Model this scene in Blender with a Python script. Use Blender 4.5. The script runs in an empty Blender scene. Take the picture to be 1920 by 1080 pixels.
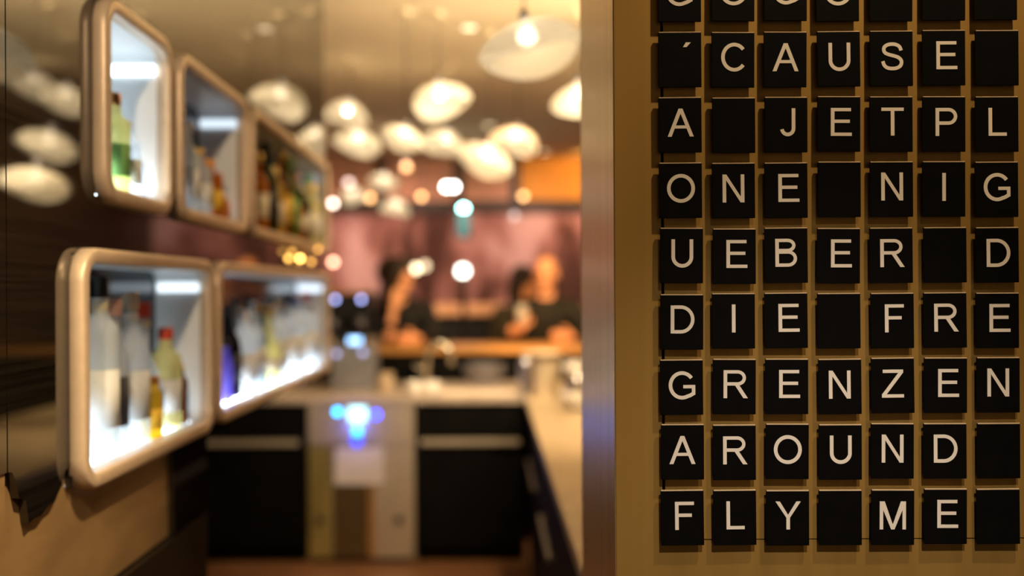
import bpy, bmesh, math, random
from mathutils import Vector, Matrix
random.seed(7)
scene = bpy.context.scene
R = math.radians
COL = scene.collection

# ------------------------------------------------------------------ camera
F = 1866.667                      # 35 mm on a 36 mm sensor, in pixels of the 1920 frame
CH = 1.55                         # camera height
cam_d = bpy.data.cameras.new('camera')
cam_d.lens = 35.0; cam_d.sensor_width = 36.0
cam_d.shift_x = 40/1920; cam_d.shift_y = 5/1920
cam_d.clip_start = 0.02; cam_d.clip_end = 60
cam_d.dof.use_dof = True; cam_d.dof.focus_distance = 1.300; cam_d.dof.aperture_fstop = 1.45
cam = bpy.data.objects.new('camera', cam_d); COL.objects.link(cam)
cam.location = (0, 0, CH); cam.rotation_euler = (R(90), R(0.0), 0)
cam.rotation_euler = (Matrix.Rotation(R(90), 4, 'X') @ Matrix.Rotation(R(-0.27), 4, 'Z')).to_euler()
scene.camera = cam

# ------------------------------------------------------------------ world, lights, exposure
vs = scene.view_settings
vs.view_transform = 'Standard'; vs.look = 'None'; vs.gamma = 1.0; vs.use_curve_mapping = False
vs.exposure = 0.35
w = bpy.data.worlds.new('world'); scene.world = w; w.use_nodes = True
w.node_tree.nodes['Background'].inputs[0].default_value = (1.0, 0.72, 0.42, 1)
w.node_tree.nodes['Background'].inputs[1].default_value = 0.085
scene.cycles.use_denoising = True
scene.cycles.sample_clamp_indirect = 6.0
scene.cycles.max_bounces = 10
scene.cycles.transparent_max_bounces = 12

def spot(name, loc, target, power, size=60, blend=0.6, rad=0.03, col=(1, .78, .5)):
    d = bpy.data.lights.new(name, 'SPOT'); d.energy = power; d.spot_size = R(size); d.spot_blend = blend
    d.shadow_soft_size = rad; d.color = col
    o = bpy.data.objects.new(name, d); COL.objects.link(o); o.location = loc
    v = Vector(target)-Vector(loc); o.rotation_euler = v.to_track_quat('-Z', 'Y').to_euler()
    return o
# ceiling spots on the near side that light the letter board
spot('unseen_spot', (0.76, 0.70, 2.93), (0.50, 1.31, 1.50), 54, 62, 0.9, 0.03, (1, .74, .44))
spot('unseen_spot', (0.40, -0.15, 2.93), (0.42, 1.31, 1.02), 110, 26, 1.0, 0.03, (1, .88, .76))
spot('unseen_spot', (0.30, 0.75, 2.93), (-0.67, 1.20, 1.08), 230, 50, 1.0, 0.04, (1, .74, .42))
# added unseen spot brightening the niche frames, and an added unseen fill for the ceiling
spot('unseen_spot', (-0.05, -0.9, 2.93), (-0.70, 2.0, 1.60), 175, 27, 0.5, 0.05, (1, .74, .46))
spot('ceiling_fill', (1.0, 3.5, 2.40), (0.35, 4.9, 3.0), 470, 140, 1.0, 0.30, (1, .80, .52))
# added unseen fill spots in front of the pink back wall
for wx in (-2.2, -0.9, 0.4, 1.7):
    spot('back_fill', (wx, 9.7, 2.93), (wx, 10.98, 1.7), 46, 95, 0.9, 0.05, (1, .66, .52))
spot('back_fill', (-0.3, 8.4, 2.93), (-0.3, 9.6, 1.40), 170, 40, 0.9, 0.05, (1, .66, .42))  # added to brighten the banquette's peach top rail
spot('back_fill', (1.0, 10.3, 2.93), (1.0, 11.0, 2.75), 15, 120, 0.9, 0.05, (1, .55, .16))
# added unseen warm spots over the bar worktops and the guests
spot('bar_fill', (0.5, 4.2, 2.93), (0.55, 4.4, 0.95), 130, 60, 0.9, 0.04, (1, .72, .40))
spot('bar_fill', (0.1, 4.5, 2.93), (0.15, 6.1, 0.95), 230, 40, 0.9, 0.04, (1, .74, .46))
spot('bar_fill', (0.15, 5.1, 2.93), (0.15, 7.2, 1.35), 260, 46, 0.9, 0.04, (1, .58, .24))
spot('bar_fill', (-0.6, 4.4, 2.93), (-0.75, 5.65, 0.4), 72, 36, 0.9, 0.04, (1, .74, .40))

# ------------------------------------------------------------------ materials
MATS = {}
def mat(name, col, rough=.5, metal=0.0, var=.12, scale=20, stretch=(1, 1, 1), bump=0.0, spec=.5, trans=0.0, ior=1.45, emit=None, es=0.0, coat=0.0):
    if name in MATS: return MATS[name]
    m = bpy.data.materials.new(name); m.use_nodes = True
    nt = m.node_tree; b = nt.nodes['Principled BSDF']
    tc = nt.nodes.new('ShaderNodeTexCoord'); mp = nt.nodes.new('ShaderNodeMapping')
    mp.inputs['Scale'].default_value = stretch
    nz = nt.nodes.new('ShaderNodeTexNoise'); nz.inputs['Scale'].default_value = scale; nz.inputs['Detail'].default_value = 4
    rp = nt.nodes.new('ShaderNodeValToRGB')
    lo = [max(0, c*(1-var)) for c in col]; hi = [min(1, c*(1+var)) for c in col]
    rp.color_ramp.elements[0].position = .3; rp.color_ramp.elements[1].position = .7
    rp.color_ramp.elements[0].color = (*lo, 1); rp.color_ramp.elements[1].color = (*hi, 1)
    L = nt.links.new
    L(tc.outputs['Object'], mp.inputs['Vector']); L(mp.outputs[0], nz.inputs['Vector']); L(nz.outputs['Fac'], rp.inputs[0])
    L(rp.outputs[0], b.inputs['Base Color'])
    b.inputs['Roughness'].default_value = rough; b.inputs['Metallic'].default_value = metal
    b.inputs['Specular IOR Level'].default_value = spec; b.inputs['IOR'].default_value = ior
    b.inputs['Transmission Weight'].default_value = trans; b.inputs['Coat Weight'].default_value = coat
    if emit: b.inputs['Emission Color'].default_value = (*emit, 1); b.inputs['Emission Strength'].default_value = es
    if bump:
        bp = nt.nodes.new('ShaderNodeBump'); bp.inputs['Strength'].default_value = bump; bp.inputs['Distance'].default_value = .002
        L(nz.outputs['Fac'], bp.inputs['Height']); L(bp.outputs[0], b.inputs['Normal'])
    MATS[name] = m
    return m
def glow(name, col, s):
    return mat(name, (.02, .02, .02), .4, emit=col, es=s, var=0)

BRASS = mat('brushed_brass', (.46, .265, .066), .42, .5, .10, 30, (1, 1, .02), .05)
BRASS_SIDE = mat('brushed_brass_return', (.82, .60, .32), .34, .85, .12, 60, (1, 1, .01), .05)
TILE = mat('black_tile', (.0035, .003, .0026), .5, 0, .2, 40, spec=.08)
LETTER = mat('cream_letter', (.84, .75, .64), .55, 0, .04, 30)
SEAM = mat('dark_seam', (.004, .003, .002), .8)
LACQ = mat('black_lacquer', (.010, .0075, .005), .035, 0, .5, 9, (1, .25, 14), .0, ior=1.9)
BRONZE = mat('satin_bronze', (.34, .21, .095), .38, .25, .18, 5, (1, 1, 3))
FRAME = mat('champagne_frame', (.70, .54, .39), .4, .25, .05, 40)
LINING = mat('white_lining', (.74, .77, .79), .35, 0, .03, 10)
MIRROR = mat('smoked_mirror', (.010, .012, .018), .08, 0, .2, 10, ior=1.3)
CEIL = mat('tan_ceiling', (.70, .57, .37), .75, 0, .05, 3)
FLOORM = mat('brown_floor', (.20, .09, .035), .4, 0, .3, 8, (1, 6, 1))
BLACKP = mat('black_front', (.004, .0035, .003), .6, 0, .3, 10, spec=.08)
STEEL = mat('brushed_steel', (.52, .44, .33), .4, .45, .10, 40, (1, 1, .05))
STEELD = mat('dull_steel', (.30, .29, .31), .42, .6, .12, 20)
WORKTOP = mat('beige_worktop', (.60, .47, .30), .42, 0, .10, 14)
WORKTOPG = mat('grey_brown_worktop', (.46, .37, .29), .35, 0, .15, 14)
WOOD = mat('orange_wood', (.52, .24, .06), .4, 0, .2, 6, (.3, 4, 4))
DARKWOOD = mat('dark_wood', (.035, .02, .012), .5, 0, .3, 6, (4, 4, .4))
SKIN = mat('skin', (.80, .36, .17), .5, 0, .05, 12)
HAIRB = mat('dark_hair', (.03, .017, .008), .5, 0, .3, 60, (1, 1, .2))
JACKET = mat('dark_olive_cloth', (.014, .011, .005), .85, 0, .3, 40)
COAT = mat('olive_cloth', (.034, .026, .009), .85, 0, .3, 40)
BLACKCLOTH = mat('black_cloth', (.008, .007, .007), .85, 0, .3, 40)
PLASTIC = mat('black_plastic', (.012, .011, .012), .3, 0, .2, 20)
WHITE = mat('white_ceramic', (.80, .74, .66), .3, 0, .03, 20)
CREAM = mat('cream_enamel', (.74, .62, .44), .35, 0, .05, 20)
PAPER = mat('white_paper', (.62, .55, .50), .8, 0, .06, 14)

def shade_mat():
    m = bpy.data.materials.new('translucent_shade'); m.use_nodes = True
    nt = m.node_tree; nt.nodes.clear(); L = nt.links.new
    out = nt.nodes.new('ShaderNodeOutputMaterial')
    nz = nt.nodes.new('ShaderNodeTexNoise'); nz.inputs['Scale'].default_value = 12
    rp = nt.nodes.new('ShaderNodeValToRGB')
    rp.color_ramp.elements[0].color = (.93, .89, .78, 1); rp.color_ramp.elements[1].color = (.97, .94, .85, 1)
    a = nt.nodes.new('ShaderNodeBsdfTranslucent'); b = nt.nodes.new('ShaderNodeBsdfDiffuse'); mx = nt.nodes.new('ShaderNodeMixShader')
    mx.inputs[0].default_value = .36
    L(nz.outputs['Fac'], rp.inputs[0]); L(rp.outputs[0], a.inputs[0]); L(rp.outputs[0], b.inputs[0])
    L(a.outputs[0], mx.inputs[1]); L(b.outputs[0], mx.inputs[2]); t = nt.nodes.new('ShaderNodeBsdfTransparent'); m2 = nt.nodes.new('ShaderNodeMixShader'); m2.inputs[0].default_value = .22
    L(mx.outputs[0], m2.inputs[1]); L(t.outputs[0], m2.inputs[2]); L(m2.outputs[0], out.inputs[0])
    return m
SHADE = shade_mat()

def mural_mat():
    m = bpy.data.materials.new('pink_mural'); m.use_nodes = True
    nt = m.node_tree; b = nt.nodes['Principled BSDF']; L = nt.links.new
    tc = nt.nodes.new('ShaderNodeTexCoord'); mp = nt.nodes.new('ShaderNodeMapping'); mp.inputs['Scale'].default_value = (1.9, 1, .9)
    nz = nt.nodes.new('ShaderNodeTexNoise'); nz.inputs['Scale'].default_value = 1.25; nz.inputs['Detail'].default_value = 5; nz.inputs['Distortion'].default_value = .6
    rp = nt.nodes.new('ShaderNodeValToRGB'); e = rp.color_ramp.elements
    e[0].position = .38; e[0].color = (.10, .03, .018, 1); e[1].position = .63; e[1].color = (.86, .50, .48, 1)
    n = e.new(.46); n.color = (.36, .14, .11, 1); n = e.new(.54); n.color = (.55, .25, .22, 1)
    L(tc.outputs['Object'], mp.inputs[0]); L(mp.outputs[0], nz.inputs['Vector']); L(nz.outputs['Fac'], rp.inputs[0]); L(rp.outputs[0], b.inputs['Base Color'])
    b.inputs['Roughness'].default_value = .7
    return m
MURAL = mural_mat()

# ------------------------------------------------------------------ helpers
def at(px, py, Y):
    """the point at depth Y that the photograph shows at (px, py)"""
    return Vector(((px-920)/F*Y, Y, CH-(py-545)/F*Y))

def link(name, me, m=None, parent=None, smooth=False, loc=None):
    o = bpy.data.objects.new(name, me); COL.objects.link(o)
    if m and not me.materials: me.materials.append(m)
    if smooth:
        for p in me.polygons: p.use_smooth = True
    if loc is not None: o.location = loc
    if parent: o.parent = parent
    return o
def tag(o, label=None, cat=None, group=None, kind=None):
    if label: o['label'] = label
    if cat: o['category'] = cat
    if group: o['group'] = group
    if kind: o['kind'] = kind
    return o
def empty(name, loc=(0, 0, 0)):
    o = bpy.data.objects.new(name, None); o.empty_display_size = .05; COL.objects.link(o); o.location = loc
    return o
def meshdata(name, verts, faces):
    me = bpy.data.meshes.new(name); me.from_pydata([tuple(v) for v in verts], [], faces); me.validate(); me.update()
    return me
def fixn(me):
    bm = bmesh.new(); bm.from_mesh(me); bmesh.ops.recalc_face_normals(bm, faces=bm.faces); bm.to_mesh(me); bm.free(); return me
def box(name, x0, x1, y0, y1, z0, z1, m, parent=None, bev=0.0, off=(0, 0, 0)):
    """box with bounds in the parent's frame; a bevel rounds its edges"""
    bm = bmesh.new(); bmesh.ops.create_cube(bm, size=1)
    for v in bm.verts:
        v.co = Vector(((x0+x1)/2+v.co.x*(x1-x0), (y0+y1)/2+v.co.y*(y1-y0), (z0+z1)/2+v.co.z*(z1-z0)))
    if bev: bmesh.ops.bevel(bm, geom=list(bm.edges), offset=bev, segments=2, affect='EDGES', profile=.7)
    me = bpy.data.meshes.new(name); bm.to_mesh(me); bm.free()
    return link(name, me, m, parent)
def lathe_me(name, prof, seg=24, closed=False):
    """profile of (radius, height) pairs turned about z"""
    v = []; f = []; n = len(prof)
    for r, z in prof:
        for k in range(seg):
            a = 2*math.pi*k/seg; v.append((r*math.cos(a), r*math.sin(a), z))
    for i in range(n-1):
        for k in range(seg):
            k2 = (k+1) % seg
            f.append((i*seg+k, i*seg+k2, (i+1)*seg+k2, (i+1)*seg+k))
    if closed:
        for k in range(seg):
            k2 = (k+1) % seg; f.append(((n-1)*seg+k, (n-1)*seg+k2, k2, k))
    else:
        if prof[0][0] > 1e-4: f.append(tuple(range(seg))[::-1])
        if prof[-1][0] > 1e-4: f.append(tuple((n-1)*seg+k for k in range(seg)))
    me = meshdata(name, v, f)
    bm = bmesh.new(); bm.from_mesh(me); bmesh.ops.remove_doubles(bm, verts=bm.verts, dist=1e-5)
    bmesh.ops.recalc_face_normals(bm, faces=bm.faces); bm.to_mesh(me); bm.free()
    return me
def lathe(name, prof, m, parent=None, loc=None, seg=24, closed=False):
    return link(name, lathe_me(name, prof, seg, closed), m, parent, True, loc)
def tube(name, pts, r, m, parent=None, seg=10):
    pts = [Vector(p) for p in pts]; v = []; f = []; n = len(pts)
    up = Vector((0, 0, 1))
    for i, p in enumerate(pts):
        d = (pts[min(i+1, n-1)]-pts[max(i-1, 0)]).normalized()
        a = d.cross(up)
        if a.length < 1e-3: a = d.cross(Vector((0, 1, 0)))
        a.normalize(); b = d.cross(a)
        rr = r[i] if isinstance(r, (list, tuple)) else r
        for k in range(seg):
            t = 2*math.pi*k/seg; v.append(p+a*math.cos(t)*rr+b*math.sin(t)*rr)
    for i in range(n-1):
        for k in range(seg):
            k2 = (k+1) % seg; f.append((i*seg+k, i*seg+k2, (i+1)*seg+k2, (i+1)*seg+k))
    f.append(tuple(range(seg))); f.append(tuple((n-1)*seg+k for k in range(seg)))
    return link(name, fixn(meshdata(name, v, f)), m, parent, True)
def sphere_prof(r, n=8, sq=1.0):
    return [(max(0.0, r*math.sin(math.pi*i/n)) if 0 < i < n else 0.0, -r*sq*math.cos(math.pi*i/n)) for i in range(n+1)]

# ================================================================== THE ROOM
XW = -0.674                       # face of the glossy left wall
def struct(o): o['kind'] = 'structure'; return o
struct(box('floor', -4.5, 2.5, -1.6, 11.1, -.1, 0, FLOORM))
struct(box('ceiling', -4.5, 2.5, -1.6, 11.1, 3.0, 3.1, CEIL))
wb = struct(box('wall_back', -4.5, 2.5, 11.0, 11.12, 0, 3.0, DARKWOOD))
box('mural', -4.4, 2.38, 10.97, 11.0, .05, 2.42, MURAL, wb)
box('rail', -4.4, 2.38, 10.90, 11.0, 2.42, 2.54, DARKWOOD, wb)
PEACH = mat('peach_panel', (.74, .36, .22), .6, 0, .15, 2)
ORANGE = mat('orange_panel', (.78, .33, .04), .6, 0, .15, 2)
edges = [610, 708, 726, 852, 870, 958, 976, 1130]
for k in range(0, 8, 2):
    xa = (edges[k]-920)/F*10.97; xb = (edges[k+1]-920)/F*10.97
    box('panel', xa if k else -4.4, xb if k < 6 else 2.38, 10.96, 11.0, 2.54, 3.0, PEACH if k < 6 else ORANGE, wb)
    if k < 6:
        xc = (edges[k+2]-920)/F*10.97
        box('post', xb, xc, 10.90, 11.0, 2.54, 3.0, DARKWOOD, wb)
struct(box('wall_outer_left', -4.6, -4.5, -1.6, 11.1, 0, 3.0, DARKWOOD))
struct(box('wall_outer_right', 2.4, 2.5, -1.6, 11.1, 0, 3.0, mat('brown_boards', (.11, .065, .035), .45, 0, .55, 3, (1, .25, 9))))

# niches: (outer y0, y1, z0, z1) of each frame on the glossy wall
NICHES = dict(
    lower_near=(1.592, 2.347, 1.226, 1.624), lower_far=(2.389, 4.03, 1.230, 1.624),
    upper_near=(1.690, 2.052, 1.706, 2.064), upper_mid=(2.100, 2.697, 1.706, 2.064), upper_far=(2.739, 4.03, 1.706, 2.064))

# glossy partition wall on the left: a backing slab, its end and panels with openings for the niches
wl = struct(box('wall_left', -.95, -.80, -1.6, 2.36, 0, 3.0, BLACKP))
YL = 2.36                         # below the niches the wall stops here
box('upper_slab', -.95, -.80, YL, 4.05, 1.212, 3.0, BLACKP, wl)
box('soffit', -.80, XW-.001, YL, 4.03, 1.212, 1.222, BLACKP, wl)
def holed_panel(name, y0, y1, z0, z1, holes, m, x=XW, th=.012):
    ys = sorted({y0, y1, *[h[0] for h in holes], *[h[1] for h in holes]}); zs = sorted({z0, z1, *[h[2] for h in holes], *[h[3] for h in holes]})
    ys = [y for y in ys if y0 <= y <= y1]; zs = [z for z in zs if z0 <= z <= z1]
    v = [(x, y, z) for y in ys for z in zs]; f = []; nz = len(zs)
    for i in range(len(ys)-1):
        for j in range(nz-1):
            cy = (ys[i]+ys[i+1])/2; cz = (zs[j]+zs[j+1])/2
            if any(h[0] < cy < h[1] and h[2] < cz < h[3] for h in holes): continue
            f.append((i*nz+j, (i+1)*nz+j, (i+1)*nz+j+1, i*nz+j+1))
    me = meshdata(name, v, f); bm = bmesh.new(); bm.from_mesh(me)
    r = bmesh.ops.extrude_face_region(bm, geom=list(bm.faces))
    bmesh.ops.translate(bm, verts=[g for g in r['geom'] if isinstance(g, bmesh.types.BMVert)], vec=(-th, 0, 0))
    bmesh.ops.recalc_face_normals(bm, faces=bm.faces); bm.to_mesh(me); bm.free()
    return link(name, me, m, wl)
IN = .010
holes = [(a+IN, b-IN, c+IN, d-IN) for a, b, c, d in NICHES.values()]
def prism_x(name, pts, x0, x1, m, parent):
    """polygon of (y, z) points given depth along x"""
    n = len(pts)
    v = [(x0, y, z) for y, z in pts]+[(x1, y, z) for y, z in pts]
    f = [tuple(range(n)), tuple(range(2*n-1, n-1, -1))]+[(i, (i+1) % n, n+(i+1) % n, n+i) for i in range(n)]
    return link(name, fixn(meshdata(name, v, f)), m, parent)
holed_panel('panel', -1.6, 1.3845, 1.30, 3.0, [], LACQ)
ragged_reflection = [(1.388, 3.0), (1.388, 1.300), (1.400, 1.297), (1.412, 1.281), (1.420, 1.257), (1.441, 1.249), (1.450, 1.214), (1.468, 1.218), (1.489, 1.216), (1.512, 1.226), (1.535, 1.229), (1.563, 1.249), (1.574, 1.268), (1.60, 1.275), (1.60, 3.0)]  # dark reflection built into the ragged lower outline of this panel
prism_x('panel', ragged_reflection, XW-.012, XW, LACQ, wl)
holed_panel('panel', 1.60, 2.112, 1.236, 3.0, holes, LACQ)
holed_panel('panel', 2.112, YL, 1.034, 3.0, holes, LACQ)
holed_panel('panel', YL, 4.05, 1.212, 3.0, holes, LACQ)
prism_x('panel', [(-1.6, 1.034), (-1.6, 1.3), (1.3845, 1.3), (1.3845, 1.034)], XW-.014, XW-.003, BRONZE, wl)
prism_x('panel', [(1.388, 1.034), (1.388, 1.30), (1.60, 1.29), (1.60, 1.236), (2.112, 1.236), (2.112, 1.034)], XW-.025, XW-.0125, BRONZE, wl)
holed_panel('panel', -1.6, YL, 0, 1.028, [], mat('dark_satin_panel', (.016, .010, .005), .45, 0, .2, 6, spec=.2))
box('end_panel', -.95, XW-.001, 4.03, 4.05, 1.212, 3.0, LACQ, wl)
box('end_panel', -.95, XW-.001, YL-.02, YL-.001, 0, 1.215, LACQ, wl)

# right: the end of a wall clad in brushed metal, with the letter board let into it
BX = 233/F*1.31
YB = 1.310
S = 1.3/F                                        # metres per pixel on the plane of the tiles
def bxp(px): return (px-920)*S*1.0077
def bzp(py): return CH-(py-545)*S*1.0077
wr = struct(box('wall_right', BX+.012, 2.4, YB+.014, 1.795, 0, 3.0, SEAM))
box('side_plate', BX, BX+.012, YB+.004, 1.80, 0, 3.0, BRASS_SIDE, wr)
box('side_plate', BX-.0012, BX+.012, YB+.002, 1.50, 0, 3.0, BRASS_SIDE, wr, .0006)
PX, PZ = bxp(1243), bzp(1013)
Lp = [(BX+.0005, 0), (2.4, 0), (2.4, PZ-.0012), (PX-.0020, PZ-.0012), (PX-.0020, 3.0), (BX+.0005, 3.0)]      # one bent-round plate left of and below the board
link('front_plate', fixn(meshdata('front_plate', [(x, y, z) for y in (YB, YB+.014) for x, z in Lp], [(0, 1, 2, 3, 4, 5), (11, 10, 9, 8, 7, 6)]+[(k, (k+1) % 6, 6+(k+1) % 6, 6+k) for k in range(6)])), BRASS, wr)
box('rear_plate', BX, 2.4, 1.795, 1.80, 0, 3.0, BRASS_SIDE, wr)

# ================================================================== LETTER BOARD
lb = tag(box('letter_board', PX+.0018, 2.4, YB, YB+.014, PZ, 3.0, BRASS, None, .0008), 'brushed brass letter board panel behind the rows of black tiles', 'letter board')

H = .13
def catmull(P, n=8, closed=False):
    out = []; N = len(P); rng = range(N if closed else N-1)
    for i in rng:
        g = (lambda k: P[k % N]) if closed else (lambda k: P[min(max(k, 0), N-1)])
        p0, p1, p2, p3 = [Vector(g(i+k)) for k in (-1, 0, 1, 2)]
        for s in range(n):
            t = s/n
            out.append(.5*((2*p1)+(p2-p0)*t+(2*p0-5*p1+4*p2-p3)*t*t+(3*p1-p0-3*p2+p3)*t**3))
    if not closed: out.append(Vector(P[-1]))
    return out
def arc(cx, cy, rx, ry, a0, a1, n=24):
    return [Vector((cx+rx*math.cos(R(a0+(a1-a0)*i/n)), cy+ry*math.sin(R(a0+(a1-a0)*i/n)))) for i in range(n+1)]
def sweep(P, t=H, closed=False):
    P = [Vector(p) for p in P]; n = len(P); A = []; B = []
    for i in range(n):
        a = P[(i-1) % n] if closed or i else P[0]; b = P[(i+1) % n] if closed or i < n-1 else P[-1]
        d = (b-a).normalized(); nn = Vector((-d.y, d.x))*t/2
        A.append(P[i]+nn); B.append(P[i]-nn)
    q = []
    for i in range(n if closed else n-1):
        j = (i+1) % n; q.append([A[i], A[j], B[j], B[i]])
    return q
def rect(x0, y0, x1, y1): return [[Vector((x0, y0)), Vector((x1, y0)), Vector((x1, y1)), Vector((x0, y1))]]
def quad(*p): return [[Vector(a) for a in p]]
h2 = H/2; hb = .118
def glyph(c):
    if c == 'A': return .93, quad((0, 0), (.14, 0), (.535, 1), (.395, 1))+quad((.93, 0), (.79, 0), (.395, 1), (.535, 1))+rect(.20, .29, .73, .40)
    if c == 'B': return .78, rect(0, 0, H, 1)+sweep([(H, 1-hb/2), (.44, 1-hb/2)]+arc(.44, .76, .225, .18, 90, -90, 14)+[(H, .58)], hb)[0:]+sweep([(H, .525), (.46, .525)]+arc(.46, .292, .255, .233, 90, -90, 14)+[(H, .059)], hb)
    if c == 'C': return .90, sweep(arc(.47, .5, .405, .45, 38, 322, 36))
    if c == 'D': return .85, rect(0, 0, H, 1)+sweep([(H, 1-hb/2), (.36, 1-hb/2)]+arc(.36, .5, .425, .441, 90, -90, 24)+[(H, hb/2)], hb+.006)
    if c == 'E': return .75, rect(0, 0, H, 1)+rect(H, 1-hb, .72, 1)+rect(H, .465, .68, .465+hb)+rect(H, 0, .75, hb)
    if c == 'F': return .68, rect(0, 0, H, 1)+rect(H, 1-hb, .68, 1)+rect(H, .46, .60, .46+hb)
    if c == 'G': return .95, sweep(arc(.48, .5, .415, .44, 36, 296, 36)+[Vector((.775, .145)), Vector((.890, .215))])+rect(.52, .395, .95, .395+hb)+rect(.95-H*.95, .16, .95, .45)
    if c == 'I': return H, rect(0, 0, H, 1)
    if c == 'J': return .55, rect(.55-H, .28, .55, 1)+sweep(arc(.2775, .28, .2075, .215, 0, -172, 18))
    if c == 'L': return .65, rect(0, 0, H, 1)+rect(H, 0, .65, hb)
    if c == 'M': return .94, rect(0, 0, .125, 1)+rect(.815, 0, .94, 1)+quad((0, 1), (.18, 1), (.53, 0), (.41, 0))+quad((.94, 1), (.76, 1), (.41, 0), (.53, 0))
    if c == 'N': return .78, rect(0, 0, .128, 1)+rect(.652, 0, .78, 1)+quad((0, 1), (.14, 1), (.78, 0), (.64, 0))
    if c == 'O': return 1.0, sweep(arc(.5, .5, .435, .45, 0, 360, 44)[:-1], H, True)
    if c == 'P': return .78, rect(0, 0, H, 1)+sweep([(H, 1-hb/2), (.46, 1-hb/2)]+arc(.46, .70, .255, .241, 90, -90, 18)+[(H, .459)], hb+.004)
    if c == 'R': return .87, rect(0, 0, H, 1)+sweep([(H, 1-hb/2), (.50, 1-hb/2)]+arc(.50, .725, .24, .216, 90, -90, 18)+[(H, .509)], hb)+quad((.40, .47), (.54, .50), (.87, 0), (.71, 0))
    if c == 'S': return .80, sweep(catmull([(.725, .705), (.67, .84), (.55, .915), (.40, .937), (.25, .915), (.135, .84), (.105, .735), (.15, .63), (.28, .565), (.45, .52), (.61, .465), (.71, .375), (.735, .275), (.69, .155), (.56, .08), (.41, .062), (.24, .085), (.12, .175), (.065, .325)], 4), H*.97)
    if c == 'T': return .80, rect(0, 1-hb, .80, 1)+rect(.4-h2, 0, .4+h2, 1-hb)
    if c == 'U': return .78, rect(0, .36, H, 1)+rect(.78-H, .36, .78, 1)+sweep(arc(.39, .37, .325, .318, 180, 360, 24))
    if c == 'Y': return .90, quad((0, 1), (.155, 1), (.515, .42), (.385, .42))+quad((.90, 1), (.745, 1), (.385, .42), (.515, .42))+rect(.385, 0, .515, .43)
    if c == 'Z': return .79, rect(.04, 1-hb, .77, 1)+rect(0, 0, .79, hb)+quad((0, hb*.9), (.17, hb), (.77, 1-hb*.9), (.60, 1-hb))
    if c == '´': return .28, quad((0, .83), (.13, .83), (.28, 1), (.10, 1))
GM = {}
CAP = 52.5*S
def glyph_mesh(c):
    if c in GM: return GM[c]
    wd, polys = glyph(c); v = []; f = []; th = .0009
    for k, p in enumerate(polys):
        b = len(v); n = len(p); th = .0006+k*.000003
        ar = sum(p[i].x*p[(i+1) % n].y-p[(i+1) % n].x*p[i].y for i in range(n))
        if ar < 0: p = p[::-1]
        v += [((q.x-wd/2)*CAP, -th, (q.y-.5)*CAP) for q in p]+[((q.x-wd/2)*CAP, .0002, (q.y-.5)*CAP) for q in p]
        f.append(tuple(b+i for i in range(n)))
        f += [(b+i, b+n+i, b+n+(i+1) % n, b+(i+1) % n) for i in range(n)]
    GM[c] = meshdata('letter_'+c, v, f); GM[c].materials.append(LETTER)
    return GM[c]
ROWS = ['GOGO   ', '´CAUSE ', 'A JETPL', 'ONE NIG', 'UEBER D', 'DIE FRE', 'GRENZEN', 'AROUND ', 'FLY ME ']
ORD = ['first', 'second', 'third', 'fourth', 'fifth', 'sixth', 'seventh']
TW, TH_, TD = 80.5*S, 103.5*S, .0030
bm = bmesh.new(); bmesh.ops.create_cube(bm, size=1)
for v in bm.verts: v.co = Vector((v.co.x*TW, v.co.y*TD+TD/2, v.co.z*TH_))
bmesh.ops.bevel(bm, geom=list(bm.edges), offset=.0007, segments=2, affect='EDGES', profile=.6)
tile_me = bpy.data.meshes.new('letter_tile'); bm.to_mesh(tile_me); bm.free(); tile_me.materials.append(TILE)
sp_me = meshdata('spacer', [(x, y, z) for y in (TD-.0002, .0101) for x, z in ((-.012, -.016), (.012, -.016), (.012, .016), (-.012, .016))],
                 [(0, 1, 2, 3), (7, 6, 5, 4), (0, 4, 5, 1), (1, 5, 6, 2), (2, 6, 7, 3), (3, 7, 4, 0)]); sp_me.materials.append(SEAM)
te_me = meshdata('top_highlight', [(x, y, z) for x in (-TW/2+.0006, TW/2-.0006) for y, z in ((-.0002, TH_/2-.0010), (-.0002, TH_/2-.0002), (.0006, TH_/2+.0004), (TD, TH_/2+.0004), (TD, TH_/2-.0010))],
                 [(0, 1, 2, 3, 4), (9, 8, 7, 6, 5), (0, 5, 6, 1), (1, 6, 7, 2), (2, 7, 8, 3), (3, 8, 9, 4), (4, 9, 5, 0)]); fixn(te_me); te_me.materials.append(mat('highlight_edge', (.46, .34, .21), .4))  # pale strip paints the light caught along each tile's top
OFFX = {'E': 4, 'J': 2.5, 'T': 3, 'P': 5, 'L': 1, 'F': 4, 'R': 1.5, 'D': 1, 'I': 0}
rnd = random.Random(3)
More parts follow.
